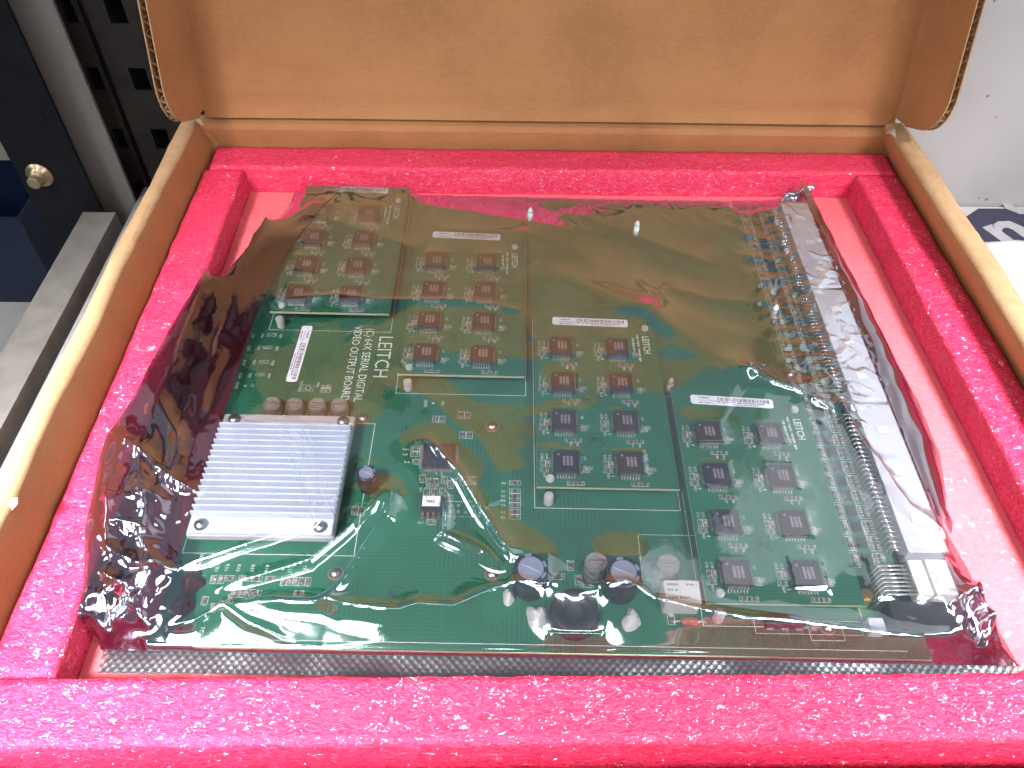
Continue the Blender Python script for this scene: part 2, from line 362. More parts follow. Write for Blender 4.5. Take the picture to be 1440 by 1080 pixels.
pad((.43, .300, BENCH), .24, .16, .028, R(-1), 'large white foam pad lying between the cardboard box wall and the smaller pad')

# ================================================================== cardboard box
box = tag(empty('cardboard_box', (.04, .27, BENCH)), 'open brown corrugated cardboard box with lid raised, holding pink foam', 'box')
def bpart(me, name, kind=None):
    o = link(name, me, box); o.matrix_parent_inverse = box.matrix_basis.inverted(); return o
def side_wall(sgn, xin, xout, xfoot, y0, y1, seed):
    """rolled-over double wall: profile swept along y with slightly wavy edges"""
    prof = [(xfoot, BENCH+.004), (xfoot, 0), (xin-sgn*.0005, .012), (xin, .0185), (xin+sgn*.0012, .0205), (xin+sgn*.004, .0213), (xout-sgn*.004, .0213), (xout-sgn*.0015, .0205), (xout, .0185), (xout+sgn*.001, BENCH+.004)]
    ys = np.linspace(y0, y1, 160); X = np.zeros((len(ys), len(prof))); Z = X.copy(); Y = np.repeat(ys[:, None], len(prof), 1)
    for k, (px, pz) in enumerate(prof):
        up = 1 if pz > .01 else 0
        X[:, k] = px+up*perlin(ys*14+seed, ys*0+k*.13, seed)*.0022+up*perlin(ys*70+seed, ys*0+k*.9, seed+1)*.0005
        Z[:, k] = pz+up*perlin(ys*9, ys*0+seed+.3, seed+2)*.0018+up*perlin(ys*60, ys*0+k, seed+2)*.0004
    me = grid_mesh('wall', X, Y, Z, [M_card, M_rim])
    mi = np.zeros((len(ys)-1, len(prof)-1), int); mi[:, 3:8] = 1; me.polygons.foreach_set('material_index', mi.ravel()); me.update()
    return me
bpart(side_wall(-1, -.1935, -.2035, -.1895, .066, .470, 3), 'side_wall')
bpart(side_wall(1, .2630, .2775, .2710, .066, .468, 21), 'side_wall')
b = MB(); b.box(-.2045, .2785, .062, .482, BENCH, BENCH+.004); bpart(b.mesh('bottom', [M_card], 1), 'bottom')
# back wall with folded hinge strip
b = MB(); ps = [(.4665, BENCH+.004), (.4665, .002), (.4655, .0125), (.4668, .0160), (.472, .0178), (.478, .016), (.479, BENCH+.004)]
X = np.array([[-.2000]*len(ps), [.2745]*len(ps)]); Yb = np.array([[p[0] for p in ps]]*2); Zb = np.array([[p[1] for p in ps]]*2)
bpart(grid_mesh('back_wall', X, Yb, Zb, [M_card], False), 'back_wall')
# front wall, lower than the foam
ps = [(.078, BENCH+.004), (.078, -.016), (.0765, -.0125), (.066, -.0125), (.064, -.016), (.064, BENCH+.004)]
bpart(grid_mesh('front_wall', np.array([[-.2030]*6, [.2770]*6]), np.array([[p[0] for p in ps]]*2), np.array([[p[1] for p in ps]]*2), [M_rim], False), 'front_wall')
# little pale torn corners where the walls meet the hinge, and a torn paper flake on the left rim
for x, y, z, s, sd in ((-.1910, .4600, .0195, .0045, 1), (.2640, .4570, .0190, .0050, 2), (-.1930, .171, .0175, .0032, 5)):
    b = MB(); q = random.Random(sd)
    vs = [(x+s*math.cos(a)*q.uniform(.5, 1.1), y+s*math.sin(a)*q.uniform(.4, 1.4), z+q.uniform(-.001, .004)) for a in np.linspace(0, 5.6, 7)]+[(x, y, z+.0045)]
    b.add(vs, [(i, (i+1) % 7, 7) for i in range(7)]); bpart(b.mesh('torn_paper', [M_pulp], 1), 'torn_paper')
# lid: local frame u along x, v up the lid, n out of its inner face
TH = R(19.6); LO = Vector((0, .4675, .0165))
def lidp(x, v, n): return (x, LO.y+v*math.sin(TH)-n*math.cos(TH), LO.z+v*math.cos(TH)+n*math.sin(TH))
XL, XR, LH, TK = -.188, .269, .415, .0042
n = 60; U = np.linspace(XL-.001, XR+.001, 80); V = np.linspace(.003, LH, 90); UU, VV = np.meshgrid(U, V)
bow = .0035*np.sin((UU-XL)/(XR-XL)*np.pi)*np.sin(VV/LH*np.pi)+perlin(UU*7, VV*7, 5)*.0012
dent = -.0022*np.exp(-((VV-.0115)/.0035)**2)            # score line just above the hinge
dent = dent-.0016*np.exp(-((UU-XL)/.004)**2)-.0016*np.exp(-((UU-XR)/.004)**2)
Nn = bow+dent
P = np.array([[lidp(UU[i, j], VV[i, j], Nn[i, j]) for j in range(80)] for i in range(90)])
bpart(grid_mesh('lid_panel', P[..., 0], P[..., 1], P[..., 2], [M_card]), 'lid_panel')
P2 = np.array([[lidp(UU[i, j], VV[i, j], -TK) for j in range(80)] for i in range(90)])
bpart(grid_mesh('lid_outer_liner', P2[..., 0], P2[..., 1], P2[..., 2], [M_card]), 'lid_outer_liner')
def flap(sgn, x):
    """side flap of the lid folded forward: two paper liners with the fluting between, rounded lower corner"""
    W, v0 = .052, .006; pts = []
    rad = .024
    out = [(-.0042, v0+.002), (.012, v0-.001)]
    out += [(W-rad+rad*math.sin(a), v0+rad-rad*math.cos(a)) for a in np.linspace(0, math.pi/2, 10)]
    out += [(W, v) for v in np.linspace(v0+rad+.02, LH, 8)]+[(-.0042, LH)]
    def lean(nn, vv): return x+sgn*nn*.055
    for k, off in ((0, 0), (1, TK)):
        b = MB(); b.add([lidp(lean(nn, vv)+sgn*off, vv, nn) for nn, vv in out], [tuple(range(len(out)))]); bpart(b.mesh('flap_liner', [M_card], 1), 'flap_liner')
    # fluting along the free edge
    edge = out[1:-1]; L = [0]
    for a, c in zip(edge, edge[1:]): L.append(L[-1]+math.hypot(c[0]-a[0], c[1]-a[1]))
    N = int(L[-1]/.0011); b = MB(); vs = []
    for i in range(N+1):
        s_ = L[-1]*i/N; nn = np.interp(s_, L, [e[0] for e in edge]); vv = np.interp(s_, L, [e[1] for e in edge])
        off = TK*(.5+.5*math.sin(s_/.0072*2*math.pi))
        # the sheet runs inward, across the flap
        i0 = max(1, int(np.searchsorted(L, s_))); tx, ty = edge[min(i0, len(edge)-1)][0]-edge[i0-1][0], edge[min(i0, len(edge)-1)][1]-edge[i0-1][1]; l = math.hypot(tx, ty) or 1; ix, iy = -ty/l*.006, tx/l*.006
        vs += [lidp(lean(nn, vv)+sgn*off, vv, nn), lidp(lean(nn, vv)+sgn*off, vv+iy, nn+ix)]
    b.add(vs, [(2*i, 2*i+1, 2*i+3, 2*i+2) for i in range(N)], 0, True); bpart(b.mesh('fluting', [M_flute], 1), 'fluting')
    # paper edges of both liners
    b = MB()
    for off in (0, TK):
        b.tube([lidp(lean(nn, vv)+sgn*off, vv, nn) for nn, vv in out[1:-1]], .00045, 5)
    bpart(b.mesh('liner_edge', [M_rim], 1), 'liner_edge')
flap(-1, XL-.001); flap(1, XR+.001)

# ================================================================== foam tray
foam = tag(empty('foam_tray', (.04, .27, BENCH)), 'bright pink polyethylene foam tray frame fitted inside the cardboard box', 'foam tray')
def strip(x0, x1, y0, y1, z0, z1, rad, seed, inner=None):
    """foam bar with rounded, slightly uneven edges; fine top mesh"""
    st = .0026; nx = max(4, int((x1-x0)/st)); ny = max(4, int((y1-y0)/st))
    xs = np.concatenate([[x0, x0, x0], np.linspace(x0+rad*.3, x1-rad*.3, nx), [x1, x1, x1]]); ys = np.concatenate([[y0, y0, y0], np.linspace(y0+rad*.3, y1-rad*.3, ny), [y1, y1, y1]])
    zx = np.concatenate([[z0, z0+(z1-z0)*.5, z1-rad], np.full(nx, z1), [z1-rad, z0+(z1-z0)*.5, z0]]); zy = np.concatenate([[z0, z0+(z1-z0)*.5, z1-rad], np.full(ny, z1), [z1-rad, z0+(z1-z0)*.5, z0]])
    X, Y = np.meshgrid(xs, ys); Z = np.minimum(zx[None, :], zy[:, None])
    top = (Z > z1-rad-1e-6)
    Z = Z+top*(perlin(X*50+seed, Y*50, seed)*.0007+perlin(X*220, Y*260+seed, seed+1)*.00025)
    X = X+perlin(Y*90+seed, Z*90+X*20, seed+2)*.0007; Y = Y+perlin(X*90+seed, Z*90+Y*20, seed+3)*.0007
    return grid_mesh('foam_bar', X, Y, Z, [M_foam])
def fpart(me, name):
    o = link(name, me, foam); o.matrix_parent_inverse = foam.matrix_basis.inverted(); return o
ZB = BENCH+.0045
fpart(strip(-.1845, .2685, .4395, .4645, ZB, .0008, .0022, 1), 'foam_bar')             # back
fpart(strip(-.1850, .2690, .0845, .1095, ZB, -.0002, .0035, 2), 'foam_bar')            # front
fpart(strip(-.1875, -.1620, .1097, .4393, ZB, -.0005, .0022, 3), 'foam_bar')           # left
fpart(strip(.2410, .2690, .1097, .4393, ZB, 0, .0022, 4), 'foam_bar')                  # right
sheet = tag(empty('foam_sheet', (.04, .27, ZB)), 'pale pink foam sheet lining the bottom of the foam tray', 'foam sheet')
n = 120; U, V = np.meshgrid(np.linspace(-.1618, .2408, n), np.linspace(.1097, .4393, n))
Z = FLOOR+perlin(U*20, V*20, 6)*.0006
o = link('top_face', grid_mesh('top_face', U, V, Z, [M_sheet]), sheet); o.matrix_parent_inverse = sheet.matrix_basis.inverted()
b = MB(); b.box(-.1618, .2408, .1097, .4393, ZB, FLOOR-.004); o = b.build('core', M_sheet, sheet, 1); o.matrix_parent_inverse = sheet.matrix_basis.inverted()

# ================================================================== circuit board (board frame in mm: x right, y away, z = 0 on the main board)
BO = (-.1322, .1283, -.012); BR = R(-1.362)
pcb = tag(empty('circuit_board', BO, BR), 'green circuit board with four daughter cards and finned heat sink inside the bag', 'circuit board')
SUP = []                     # supports for the film: (x0, x1, y0, y1, z)
def sup(x0, x1, y0, y1, z): SUP.append((x0, x1, y0, y1, z))
b = MB(); b.box(-4, 309, -2.5, 302, -1.6, -.02, 1); b.rect(-4, 309, -2.5, 302, 0, 0); b.build('main_board', [M_pcb, M_edge], pcb); sup(-4, 309, -2.5, 302, 0)
b = MB()
for x in (6, 150, 296): b.box(x-3, x+3, 5, 296, -5.4, -1.62)
b.build('stiffener', M_blkp, pcb)
# ---- chip master: square package with bent leads on four sides
def plcc_mesh(bodymat):
    b = MB(); s = 6.0
    pl = [(-s+.4, -s), (s-.4, -s), (s, -s+.4), (s, s-.4), (s-.4, s), (-s+1.6, s), (-s, s-1.6), (-s, -s+.4)]
    b.prism([(x*.965, y*.965) for x, y in pl], .6, 2.1, 0); b.prism(pl, 2.05, 3.9, 0, .35)
    for k in range(7):
        t = -3.9+1.3*k
        for sg in (-1, 1):
            b.box(t-.30, t+.30, s-.45 if sg > 0 else -s-.75, s+.75 if sg > 0 else -s+.45, 1.5, 2.3, 1)
            b.box(t-.20, t+.20, s+.3 if sg > 0 else -s-.6, s+.6 if sg > 0 else -s-.3, .02, 1.5, 1)
            b.box(*((s-.45, s+.75) if sg > 0 else (-s-.75, -s+.45)), t-.30, t+.30, 1.5, 2.3, 1); b.box(*((s+.3, s+.6) if sg > 0 else (-s-.6, -s-.3)), t-.20, t+.20, .02, 1.5, 1)
            b.box(t-.24, t+.24, s+.6 if sg > 0 else -s-1.7, s+1.7 if sg > 0 else -s-.6, .005, .12, 1)      # solder pads
    q = random.Random(3)
    for r_, x in enumerate((2.4, .7, -1.0)):                       # part marking, reading down the board
        y = 2.6
        while y > -2.6:
            l = q.uniform(.4, .9); b.rect(x-.55, x+.55, y-l, y, 3.915, 2); y -= l+.22
    b.ring(-3.6, 3.4, .0, .55, 3.915, 12, 2)
    return b.mesh('chip', [bodymat, M_lead, M_print])
PL1, PL2 = plcc_mesh(M_chip), plcc_mesh(M_chipd)
# ---- daughter card: silkscreen and tiny parts shared by the four cards
def smd(b, x, y, w_, h_, z=0, mi=0, up=.7):
    if w_ >= h_: e = w_*.27; b.box(x-w_/2+e, x+w_/2-e, y-h_/2, y+h_/2, z+.01, z+up, mi); b.box(x-w_/2, x-w_/2+e, y-h_/2, y+h_/2, z+.01, z+up+.04, 2); b.box(x+w_/2-e, x+w_/2, y-h_/2, y+h_/2, z+.01, z+up+.04, 2)
    else: e = h_*.27; b.box(x-w_/2, x+w_/2, y-h_/2+e, y+h_/2-e, z+.01, z+up, mi); b.box(x-w_/2, x+w_/2, y-h_/2, y-h_/2+e, z+.01, z+up+.04, 2); b.box(x-w_/2, x+w_/2, y+h_/2-e, y+h_/2, z+.01, z+up+.04, 2)
CX, CY = (13.5, 43.0), (12.2, 36.6, 61.2, 85.8)
ZS = .06
silk = MB(); parts = MB()
num = {(0, 0): '2', (1, 0): '1', (0, 1): '4', (1, 1): '3', (0, 2): '5', (1, 2): '6', (0, 3): '7', (1, 3): '8'}
for i, x in enumerate(CX):
    for j, y in enumerate(CY):
        silk.text(num[(i, j)], x-8.6, y-5.2, ZS, 2.3, -90)
        for k in (0, 1):
            silk.frame(x-11.6+k*2.3, x-9.4+k*2.3, y-1.2, y+2.6, ZS); smd(parts, x-10.5+k*2.3, y+.7, 1.3, 2.6, 0, k)
            silk.text('C%d' % (10+3*i+j), x-11.5+k*2.3, y+6.3, ZS, 1.7, -90); 
        silk.frame(x-12.0, x-8.0, y-4.2, y-1.9, ZS); smd(parts, x-10, y-3.05, 2.8, 1.4, 0, 0); silk.text('R%d' % (20+j), x-10.5, y-4.6, ZS, 1.6, -90)
        silk.frame(x+8.3, x+10.9, y-4.2, y-.4, ZS); smd(parts, x+9.6, y-2.3, 1.5, 2.7, 0, 1); silk.text('C%d' % (1+j), x+11.2, y-.6, ZS, 1.7, -90); silk.text('U%d' % (1+j), x+8.6, y+5.0, ZS, 1.7, -90)
        silk.frame(x+.2, x+8.2, y-11.2, y-9.1, ZS); smd(parts, x+2.2, y-10.15, 2.8, 1.4, 0, 0); smd(parts, x+6.1, y-10.15, 2.8, 1.4, 0, 0)
        if y > 20:
            silk.text('R%d' % (5+j), x+2.4, y-11.6, ZS, 1.6, -90); silk.text('R%d' % (7+j), x+5.6, y-11.6, ZS, 1.6, -90)
silk.text('LEITCH', 57.6, 97.5, ZS, 5.0, -90, .80, 0, .012)
silk.words(54.3, 98.5, ZS, 1.8, 19, -90, 0, 1); silk.words(51.8, 96, ZS, 1.8, 14, -90, 0, 2)
silk_me = silk.mesh('silkscreen', [M_silk]); parts_me = parts.mesh('surface_mount_parts', [M_smdr, M_smdc, M_lead])
def label_mesh(w_, h_):
    b = MB(); rr = h_*.22; pl = []
    for cx, cy, a0 in ((w_/2-rr, -h_/2+rr, -90), (w_/2-rr, h_/2-rr, 0), (-w_/2+rr, h_/2-rr, 90), (-w_/2+rr, -h_/2+rr, 180)):
        pl += [(cx+rr*math.cos(R(a0+t)), cy+rr*math.sin(R(a0+t))) for t in (0, 30, 60, 90)]
    b.prism(pl, .02, .16, 0); z = .19
    b.text('Leitch', -w_/2+4, h_*.16, z, 1.9, 0, 1.2, 1, .02); b.text('MADE IN CANADA', -w_/2+4, -h_*.12, z, 1.05, 0, 1.1, 1); b.words(-w_/2+4, -h_*.38, z, 1.0, 7, 0, 1, 3)
    q = random.Random(5); x = -w_/2+13.5
    while x < w_/2-2:
        l = q.choice((.18, .18, .35, .5)); b.rect(x, x+l, -h_*.02, h_*.36, z, 1); x += l+q.choice((.18, .18, .3, .55))
    b.words(-w_/2+13.5, -h_*.22, z, 1.1, 23, 0, 1, 4); b.words(-w_/2+21, -h_*.42, z, .9, 12, 0, 1, 5)
    return b.mesh('label', [M_label, M_blk])
LAB = label_mesh(41, 5.8)
ringb = {}
def stamp_mesh(a, c_):
    b = MB(); b.ring(0, 0, 3.75, 4.05, .02, 36, 0)
    if a: b.text(a, .45, 1.9, .02, 2.9, -90, 1, 0, .02)
    if c_: b.text(c_, -2.75, 2.1, .02, 3.6, -90, 1, 0, .03)
    return b.mesh('inspection_stamp', [M_ink])
STQ, ST23, STB = stamp_mesh('QC', '46'), stamp_mesh('', '23'), stamp_mesh('', '')
def spacer_mesh(z0, z1, r):
    b = MB(); b.lathe(0, 0, [(r, z0), (r, z1-.5), (r*.7, z1)], 16); return b.mesh('spacer', [M_nylon])
SPT = spacer_mesh(.02, 1.6, 2.0); SPB = spacer_mesh(.02, 6.4, 2.2)
CZ = 8.0
cards = [(6.5, 181.5, 0), (80.5, 137.8, 0), (151.0, 71.0, 0), (219.6, 16.2, 0)]
card_pcb = MB(); card_pcb.box(0, 65, 0, 117, -1.5, -.02, 1); card_pcb.rect(0, 65, 0, 117, 0, 0); card_me = card_pcb.mesh('daughter_card', [M_pcb, M_edge])
conn_m = MB(); conn_m.box(8, 57, 108, 114, -CZ+.05, -1.52); conn_m.box(4, 9, 3, 108, -CZ+.05, -1.52); conn_me = conn_m.mesh('mating_connector', [M_blkp])
lab_off = [(31, 114.2), (30, 113.0), (30.2, 107.3), (29.4, 107.6)]
for ci, (x0, y0, rz) in enumerate(cards):
    c = link('daughter_card', card_me, pcb, (x0*MM, y0*MM, CZ*MM), rz); sup(x0, x0+65, y0, y0+117, CZ)
    link('silkscreen', silk_me, c); s_ = link('surface_mount_parts', parts_me, c); s_['kind'] = 'stuff'
    link('mating_connector', conn_me, c)
    for i, x in enumerate(CX):
        for j, y in enumerate(CY):
            dark = (ci, i, j) in {(3, 0, 2), (3, 0, 1), (3, 1, 0), (2, 0, 0), (1, 0, 0)}
            link('chip', PL2 if dark else PL1, c, ((x+random.uniform(-.2, .2))*MM, (y+random.uniform(-.2, .2))*MM, 0)); sup(x0+x-6.5, x0+x+6.5, y0+y-6.5, y0+y+6.5, CZ+3.9)
    lx, ly = lab_off[ci]; link('label', LAB, c, (lx*MM, ly*MM, 0), R((-1.5, -2, -1.5, -3)[ci]))
    link('spacer', SPT, c, (6.0*MM, 4.2*MM, 0)); link('spacer', SPT, c, (59.5*MM, 103*MM, 0))
    if ci >= 1: link('inspection_stamp', STQ if ci > 1 else ST23, c, (29.2*MM, 27.0*MM, .0008*0+.00005), R(-4))
    if ci >= 2: link('inspection_stamp', ST23, c, (27.5*MM, 51.5*MM, .00005), R(6))
# ---- lower spacers seen on the main board in front of each card
for ci, (x0, y0, rz) in enumerate(cards): link('spacer', SPB, pcb, ((x0+5.6)*MM, (y0-3.2)*MM, 0))
# nylon posts
for k, (x, y) in enumerate(((220.6, 137.5), (286.5, 194), (216, 268), (149.5, 279))):
    b = MB(); b.lathe(0, 0, [(1.7, .02), (1.7, 5), (1.1, 5.2), (1.1, 6.4), (1.6, 6.5), (1.5, 7.4), (.7, 9.0)], 14)
    o = b.build('nylon_post', M_nylon, pcb, MM, (x*MM, y*MM, 0)); pass
# ---- main board lettering, outlines
b = MB(); Z0 = .06
b.text('LEITCH', 66.8, 172.5, Z0, 11.0, -90, .86, 0, -.008); b.text('(C) 64X SERIAL DIGITAL', 59.2, 178, Z0, 6.2, -90, .80, 0, -.004); b.text('VIDEO OUTPUT BOARD', 52.4, 179.5, Z0, 6.2, -90, .80, 0, -.004)
b.build('board_lettering', M_silk, pcb)
so = MB(); sp = MB()
for x0, y0, _ in cards: so.frame(x0-.8, x0+66, y0-6.4, y0+117, Z0, .25)
for x, y in ((101.5, 115.0), (114.0, 118.0), (115.5, 105.5)):      # resistor pairs
    for k in (0, 1): so.frame(x-1.6+k*3.2, x+1.6+k*3.2, y-2.2, y+2.2, Z0); smd(sp, x+k*3.2, y, 1.7, 3.2, 0, 0)
for k, y in enumerate((78.2, 73.6, 71.0, 68.6, 66.0, 62.4, 59.8)): so.frame(138.6, 143.9, y-1.3, y+1.3, Z0); smd(sp, 141.2, y, 3.8, 1.5, 0, 0); so.text('R%d' % k, 135, y-1, Z0, 1.8, 0)
for x, y, v in [(93.2, 96.5, 0), (93.2, 93.5, 0), (94.5, 89, 0), (98, 79.5, 1), (101.5, 77.5, 1), (104.2, 77.5, 1), (108.2, 79.0, 1), (111.3, 76.5, 1), (117.6, 80, 0), (117.6, 77.4, 0), (121.8, 79, 1), (100.5, 72.2, 1), (104, 72.2, 1), (107.6, 72.5, 1), (110.5, 69.3, 0), (103.8, 56.2, 0)]:
    w_, h_ = (1.6, 3.2) if v else (3.2, 1.6); so.frame(x-w_/2-.6, x+w_/2+.6, y-h_/2-.6, y+h_/2+.6, Z0); smd(sp, x, y, w_, h_, 0, 0)
    so.text('R%d' % random.randint(10, 99), x-(1 if v else 6), y-(5 if v else 1), Z0, 1.7, -90 if v else 0)
so.frame(109, 125.6, 59.3, 67.3, Z0)                                # empty header footprint
for i in range(4):
    for j in range(2): sp.lathe(112.3+i*3.4, 61.8+j*3.3, [(.75, .01), (.75, .12)], 10, 2); 
so.text('1', 122.5, 68.2, Z0, 1.8, 0); so.text('J2', 128, 65, Z0, 2, -90)
for j, y in enumerate((172, 162.8, 152.2, 143.1)):                  # rows of empty footprints at the left
    so.text('C%d' % (31+j), -2.6, y, Z0, 2.3, -90); so.text('R%d' % (41+j), 2.6, y, Z0, 2.0, -90); so.frame(5.8, 10.8, y-1.9, y+.3, Z0)
    for k in range(3): sp.box(6.3+k*1.5, 7.3+k*1.5, y-1.6, y, .01, .10, 2)
    so.text('R%d' % (51+j), 12.5, y, Z0, 2.0, -90)
sp.lathe(2.6, 134.5, [(.9, .01), (.9, .15), (.5, .5)], 12, 2); so.text('GND', -2.6, 137, Z0, 2.2, -90); so.text('C1', 5.4, 136, Z0, 2.0, -90)
sp.lathe(99.5, 125.5, [(.9, .01), (.9, .15), (.5, .5)], 12, 2); so.text('GND', 95.0, 127.5, Z0, 2.2, -90); so.text('TP2', 103.5, 127, Z0, 2.0, -90)
so.frame(32, 37.6, 131.5, 136, Z0); so.ring(34.8, 133.7, 1.3, 1.6, Z0); 
for k in range(2): so.frame(41.5+k*2.6, 43.9+k*2.6, 131, 136, Z0); smd(sp, 42.7+k*2.6, 133.5, 1.5, 3.4, 0, 1)
so.text('T2V ADJ', 30.0, 138.5, Z0, 2.0, -90); so.text('PR5', 38.6, 137.5, Z0, 2.0, -90)
for x, y, v in [(9.4, 26.4, 1), (14.5, 26.5, 1), (17.8, 26.6, 1), (13.5, 16.9, 1), (17.8, 13.9, 1), (23.8, 18.0, 1), (20.8, 15.0, 1), (51.4, 20.8, 0), (36.3, 15.8, 0), (33.6, 20.8, 0)]+[(21.5+5.6*k, 27.2, 0) for k in range(4)]+[(44+2.6*k, 26.3, 1) for k in range(5)]+[(24.8+2.4*k, 20.4, 1) for k in range(4)]:
    w_, h_ = (1.5, 3.0) if v else (3.4, 1.6); so.frame(x-w_/2-.5, x+w_/2+.5, y-h_/2-.5, y+h_/2+.5, Z0); smd(sp, x, y, w_, h_, 0, random.randint(0, 1))
for k, t in enumerate(('L1', 'CR1', 'R11', 'R12', 'R13', 'R14', 'C15', 'TP1')): so.text(t, (9, 14, 18, 23, 29, 35, 45, 51)[k], 33.8, Z0, 2.2, -90)
so.words(6, 38, Z0, 2.0, 8, -90, 0, 10); so.text('TC1', 15, 6, Z0, 2.4, -90); so.rect(-2, 300, .6, .85, Z0)
so.frame(-2.2, 72, 38.5, 111.5, Z0, .3)                              # heat sink outline
for x, y, v in [(147.5, 39.6, 0), (147.5, 36.8, 0), (165.5, 36, 1), (168.6, 29.4, 1), (160, 30.8, 0), (172, 27.5, 0), (206, 12.5, 1), (69, 61.5, 1), (72, 61.0, 1)]:
    w_, h_ = (1.8, 3.6) if v else (4.2, 1.8); so.frame(x-w_/2-.6, x+w_/2+.6, y-h_/2-.6, y+h_/2+.6, Z0); smd(sp, x, y, w_, h_, 0, 0)
so.frame(170, 173.5, 27, 37, Z0); so.frame(196, 222, 30, 52, Z0, .2)
so.frame(262, 276, 4.5, 12, Z0, .2); so.frame(240, 284, 7, 13, Z0, .2)
for k in range(4): smd(sp, 246+k*6, 9.5, 3, 1.8, 0, 1)
# dense filter parts either side of the small driver chips
q = random.Random(9)
for k in range(31):
    y = 41.3+8.23*k
    if y > 296: break
    so.frame(286.2, 291.8, y-3.6, y+3.6, Z0, .22); so.frame(298.6, 303.6, y-3.6, y+3.6, Z0, .22); so.text('U%d' % (k+10), 290.2, y+4, Z0, 1.5, 0)
    for a in range(2):
        for c in range(2): smd(sp, 287.7+a*2.7, y-1.6+c*3.1, 1.5, 2.4, 0, q.randint(0, 1)); smd(sp, 299.8+a*2.5, y-1.6+c*3.1, 1.4, 2.3, 0, q.randint(0, 1))
so.build('silkscreen', M_silk, pcb); o = sp.build('surface_mount_parts', [M_smdr, M_smdc, M_lead], pcb); o['kind'] = 'stuff'
# small driver chips down the right side
b = MB(); b.box(-2.0, 2.0, -2.5, 2.5, .25, 1.7, 0, .0, .25)
for k in range(4):
    t = -1.9+1.27*k
    for sg in (-1, 1): b.box(*((2.0, 3.0) if sg > 0 else (-3.0, -2.0)), t-.22, t+.22, .02, .55, 1)
SO8 = b.mesh('driver_chip', [M_chipd, M_lead])
for k in range(31):
    y = 41.3+8.23*k
    if y < 296: link('driver_chip', SO8, pcb, (.2952, y*MM, 0))
link('label', LAB, pcb, (.0258, .1583, 0), R(-91.5))
# stamps and eyelet screws on the main board
link('inspection_stamp', ST23, pcb, (.0923, .021, .00006), R(8)); link('inspection_stamp', STB, pcb, (.121, .0215, .00006))
b = MB(); b.ring(0, 0, 2.2, 3.4, .04, 24, 1); b.lathe(0, 0, [(2.6, .02), (2.5, .9), (1.9, 1.7), (.8, 2.1)], 20, 0); EY = b.mesh('mounting_screw', [M_steel, M_copper])
for x, y in ((65.5, 114.5), (129.7, 111.1), (65.3, 30.2), (131.8, 31.2), (270, 10), (143, 205), (286, 150)): link('mounting_screw', EY, pcb, (x*MM, y*MM, 0))
# ---- heat sink
hs = empty('heat_sink', (0, 0, 0)); hs.parent = pcb; hs.location = (.0005, .0425, 0)
b = MB(); b.box(0, 63, 0, 67, 5.0, 8.0, 0, .6, .3); b.build('base_plate', M_alud, hs)
fb = MB(); fb.prism([(0.6, -.42), (62.4, -.42), (62.4, .42), (.6, .42)], 8.02, 12.6, 0, .12); FIN = fb.mesh('fin', [M_alu])
for k in range(16): link('fin', FIN, hs, (0, (9.4+3.22*k)*MM, 0))
b = MB(); b.box(.6, 62.4, .6, 8.6, 8.02, 9.6, 0, .4, .3); b.build('front_ledge', M_alu, hs)
b = MB(); b.lathe(0, 0, [(2.9, 0), (2.9, .9), (2.2, 1.9), (.9, 2.3)], 20); SCR = b.mesh('screw', [M_steel])
for x, y, z in ((5.5, 63.4, 8.02), (57.6, 63.4, 8.02), (6, 4.4, 9.62), (57, 4.4, 9.62)): link('screw', SCR, hs, (x*MM, y*MM, z*MM))
b = MB(); b.box(8, 55, 6, 60, .03, 4.98); b.build('processor_chip', M_chipd, hs)
sup(.5, 63.5, 42.5, 109.5, 8); sup(1, 63, 51, 101, 12.6); sup(1, 63, 43, 51, 10.5)
# ---- capacitors
def can_cap(x, y, r, h):
    e = empty('can_capacitor', (x*MM, y*MM, 0)); e.parent = pcb
    b = MB(); b.box(-r-.3, r+.3, -r-.3, r+.3, .02, 1.6, 0, 1.0); b.build('base', M_blkp, e)
    b = MB(); b.lathe(0, 0, [(r, 1.62), (r, 2.2), (r*.93, 2.5), (r, 2.9), (r, h-.5), (r-.4, h)], 28); b.build('can', M_can, e)
    b = MB(); a = np.linspace(R(20), R(160), 12); b.add([(math.cos(t)*(r-.6), math.sin(t)*(r-.6), h+.03) for t in a], [tuple(range(12))])
    for k in range(3): b.rect(-r*.5, r*.5, -r*.1-k*r*.25, r*.04-k*r*.25, h+.03)
    b.build('can_print', plain('can_print', (.22, .20, .20), .6), e); sup(x-r, x+r, y-r, y+r, h)
for x in (20.8, 31.8, 42.9, 53.9): can_cap(x, 118.2, 4.3, 6.2)
can_cap(175.3, 32.4, 5.0, 10.5); can_cap(205.6, 32.2, 5.0, 10.5)
def radial_cap(x, y, r, h):
    e = empty('radial_capacitor', (x*MM, y*MM, 0)); e.parent = pcb
    b = MB(); b.lathe(0, 0, [(r*.94, .3), (r, .8), (r, 2.2), (r*.94, 2.6), (r, 3.0), (r, h-.5), (r*.93, h), (r*.74, h)], 36); b.build('sleeve', M_sleeve, e)
    b = MB(); b.lathe(0, 0, [(r*.73, h-.6), (r*.73, h+.05)], 32); b.build('vent', M_vent, e)
    b = MB(); b.rect(-r*.6, r*.6, -.14, .14, h+.09); b.build('vent_score', M_silk, e, MM, None, R(-25))
    b = MB()
    for t0 in (100, 20, -30):
        a = np.linspace(R(t0-13), R(t0+13), 6); b.add([(math.cos(t)*q_, math.sin(t)*q_, h+.03) for q_ in (r*.77, r*.93) for t in a], [(i, i+1, 7+i, 6+i) for i in range(5)])
        b.add([(math.cos(t)*(r+.03), math.sin(t)*(r+.03), q_) for q_ in (h-.7, h-4) for t in a], [(i+6, i+7, i+1, i) for i in range(5)])
    b.build('sleeve_print', M_vent, e); sup(x-r, x+r, y-r, y+r, h+.3)
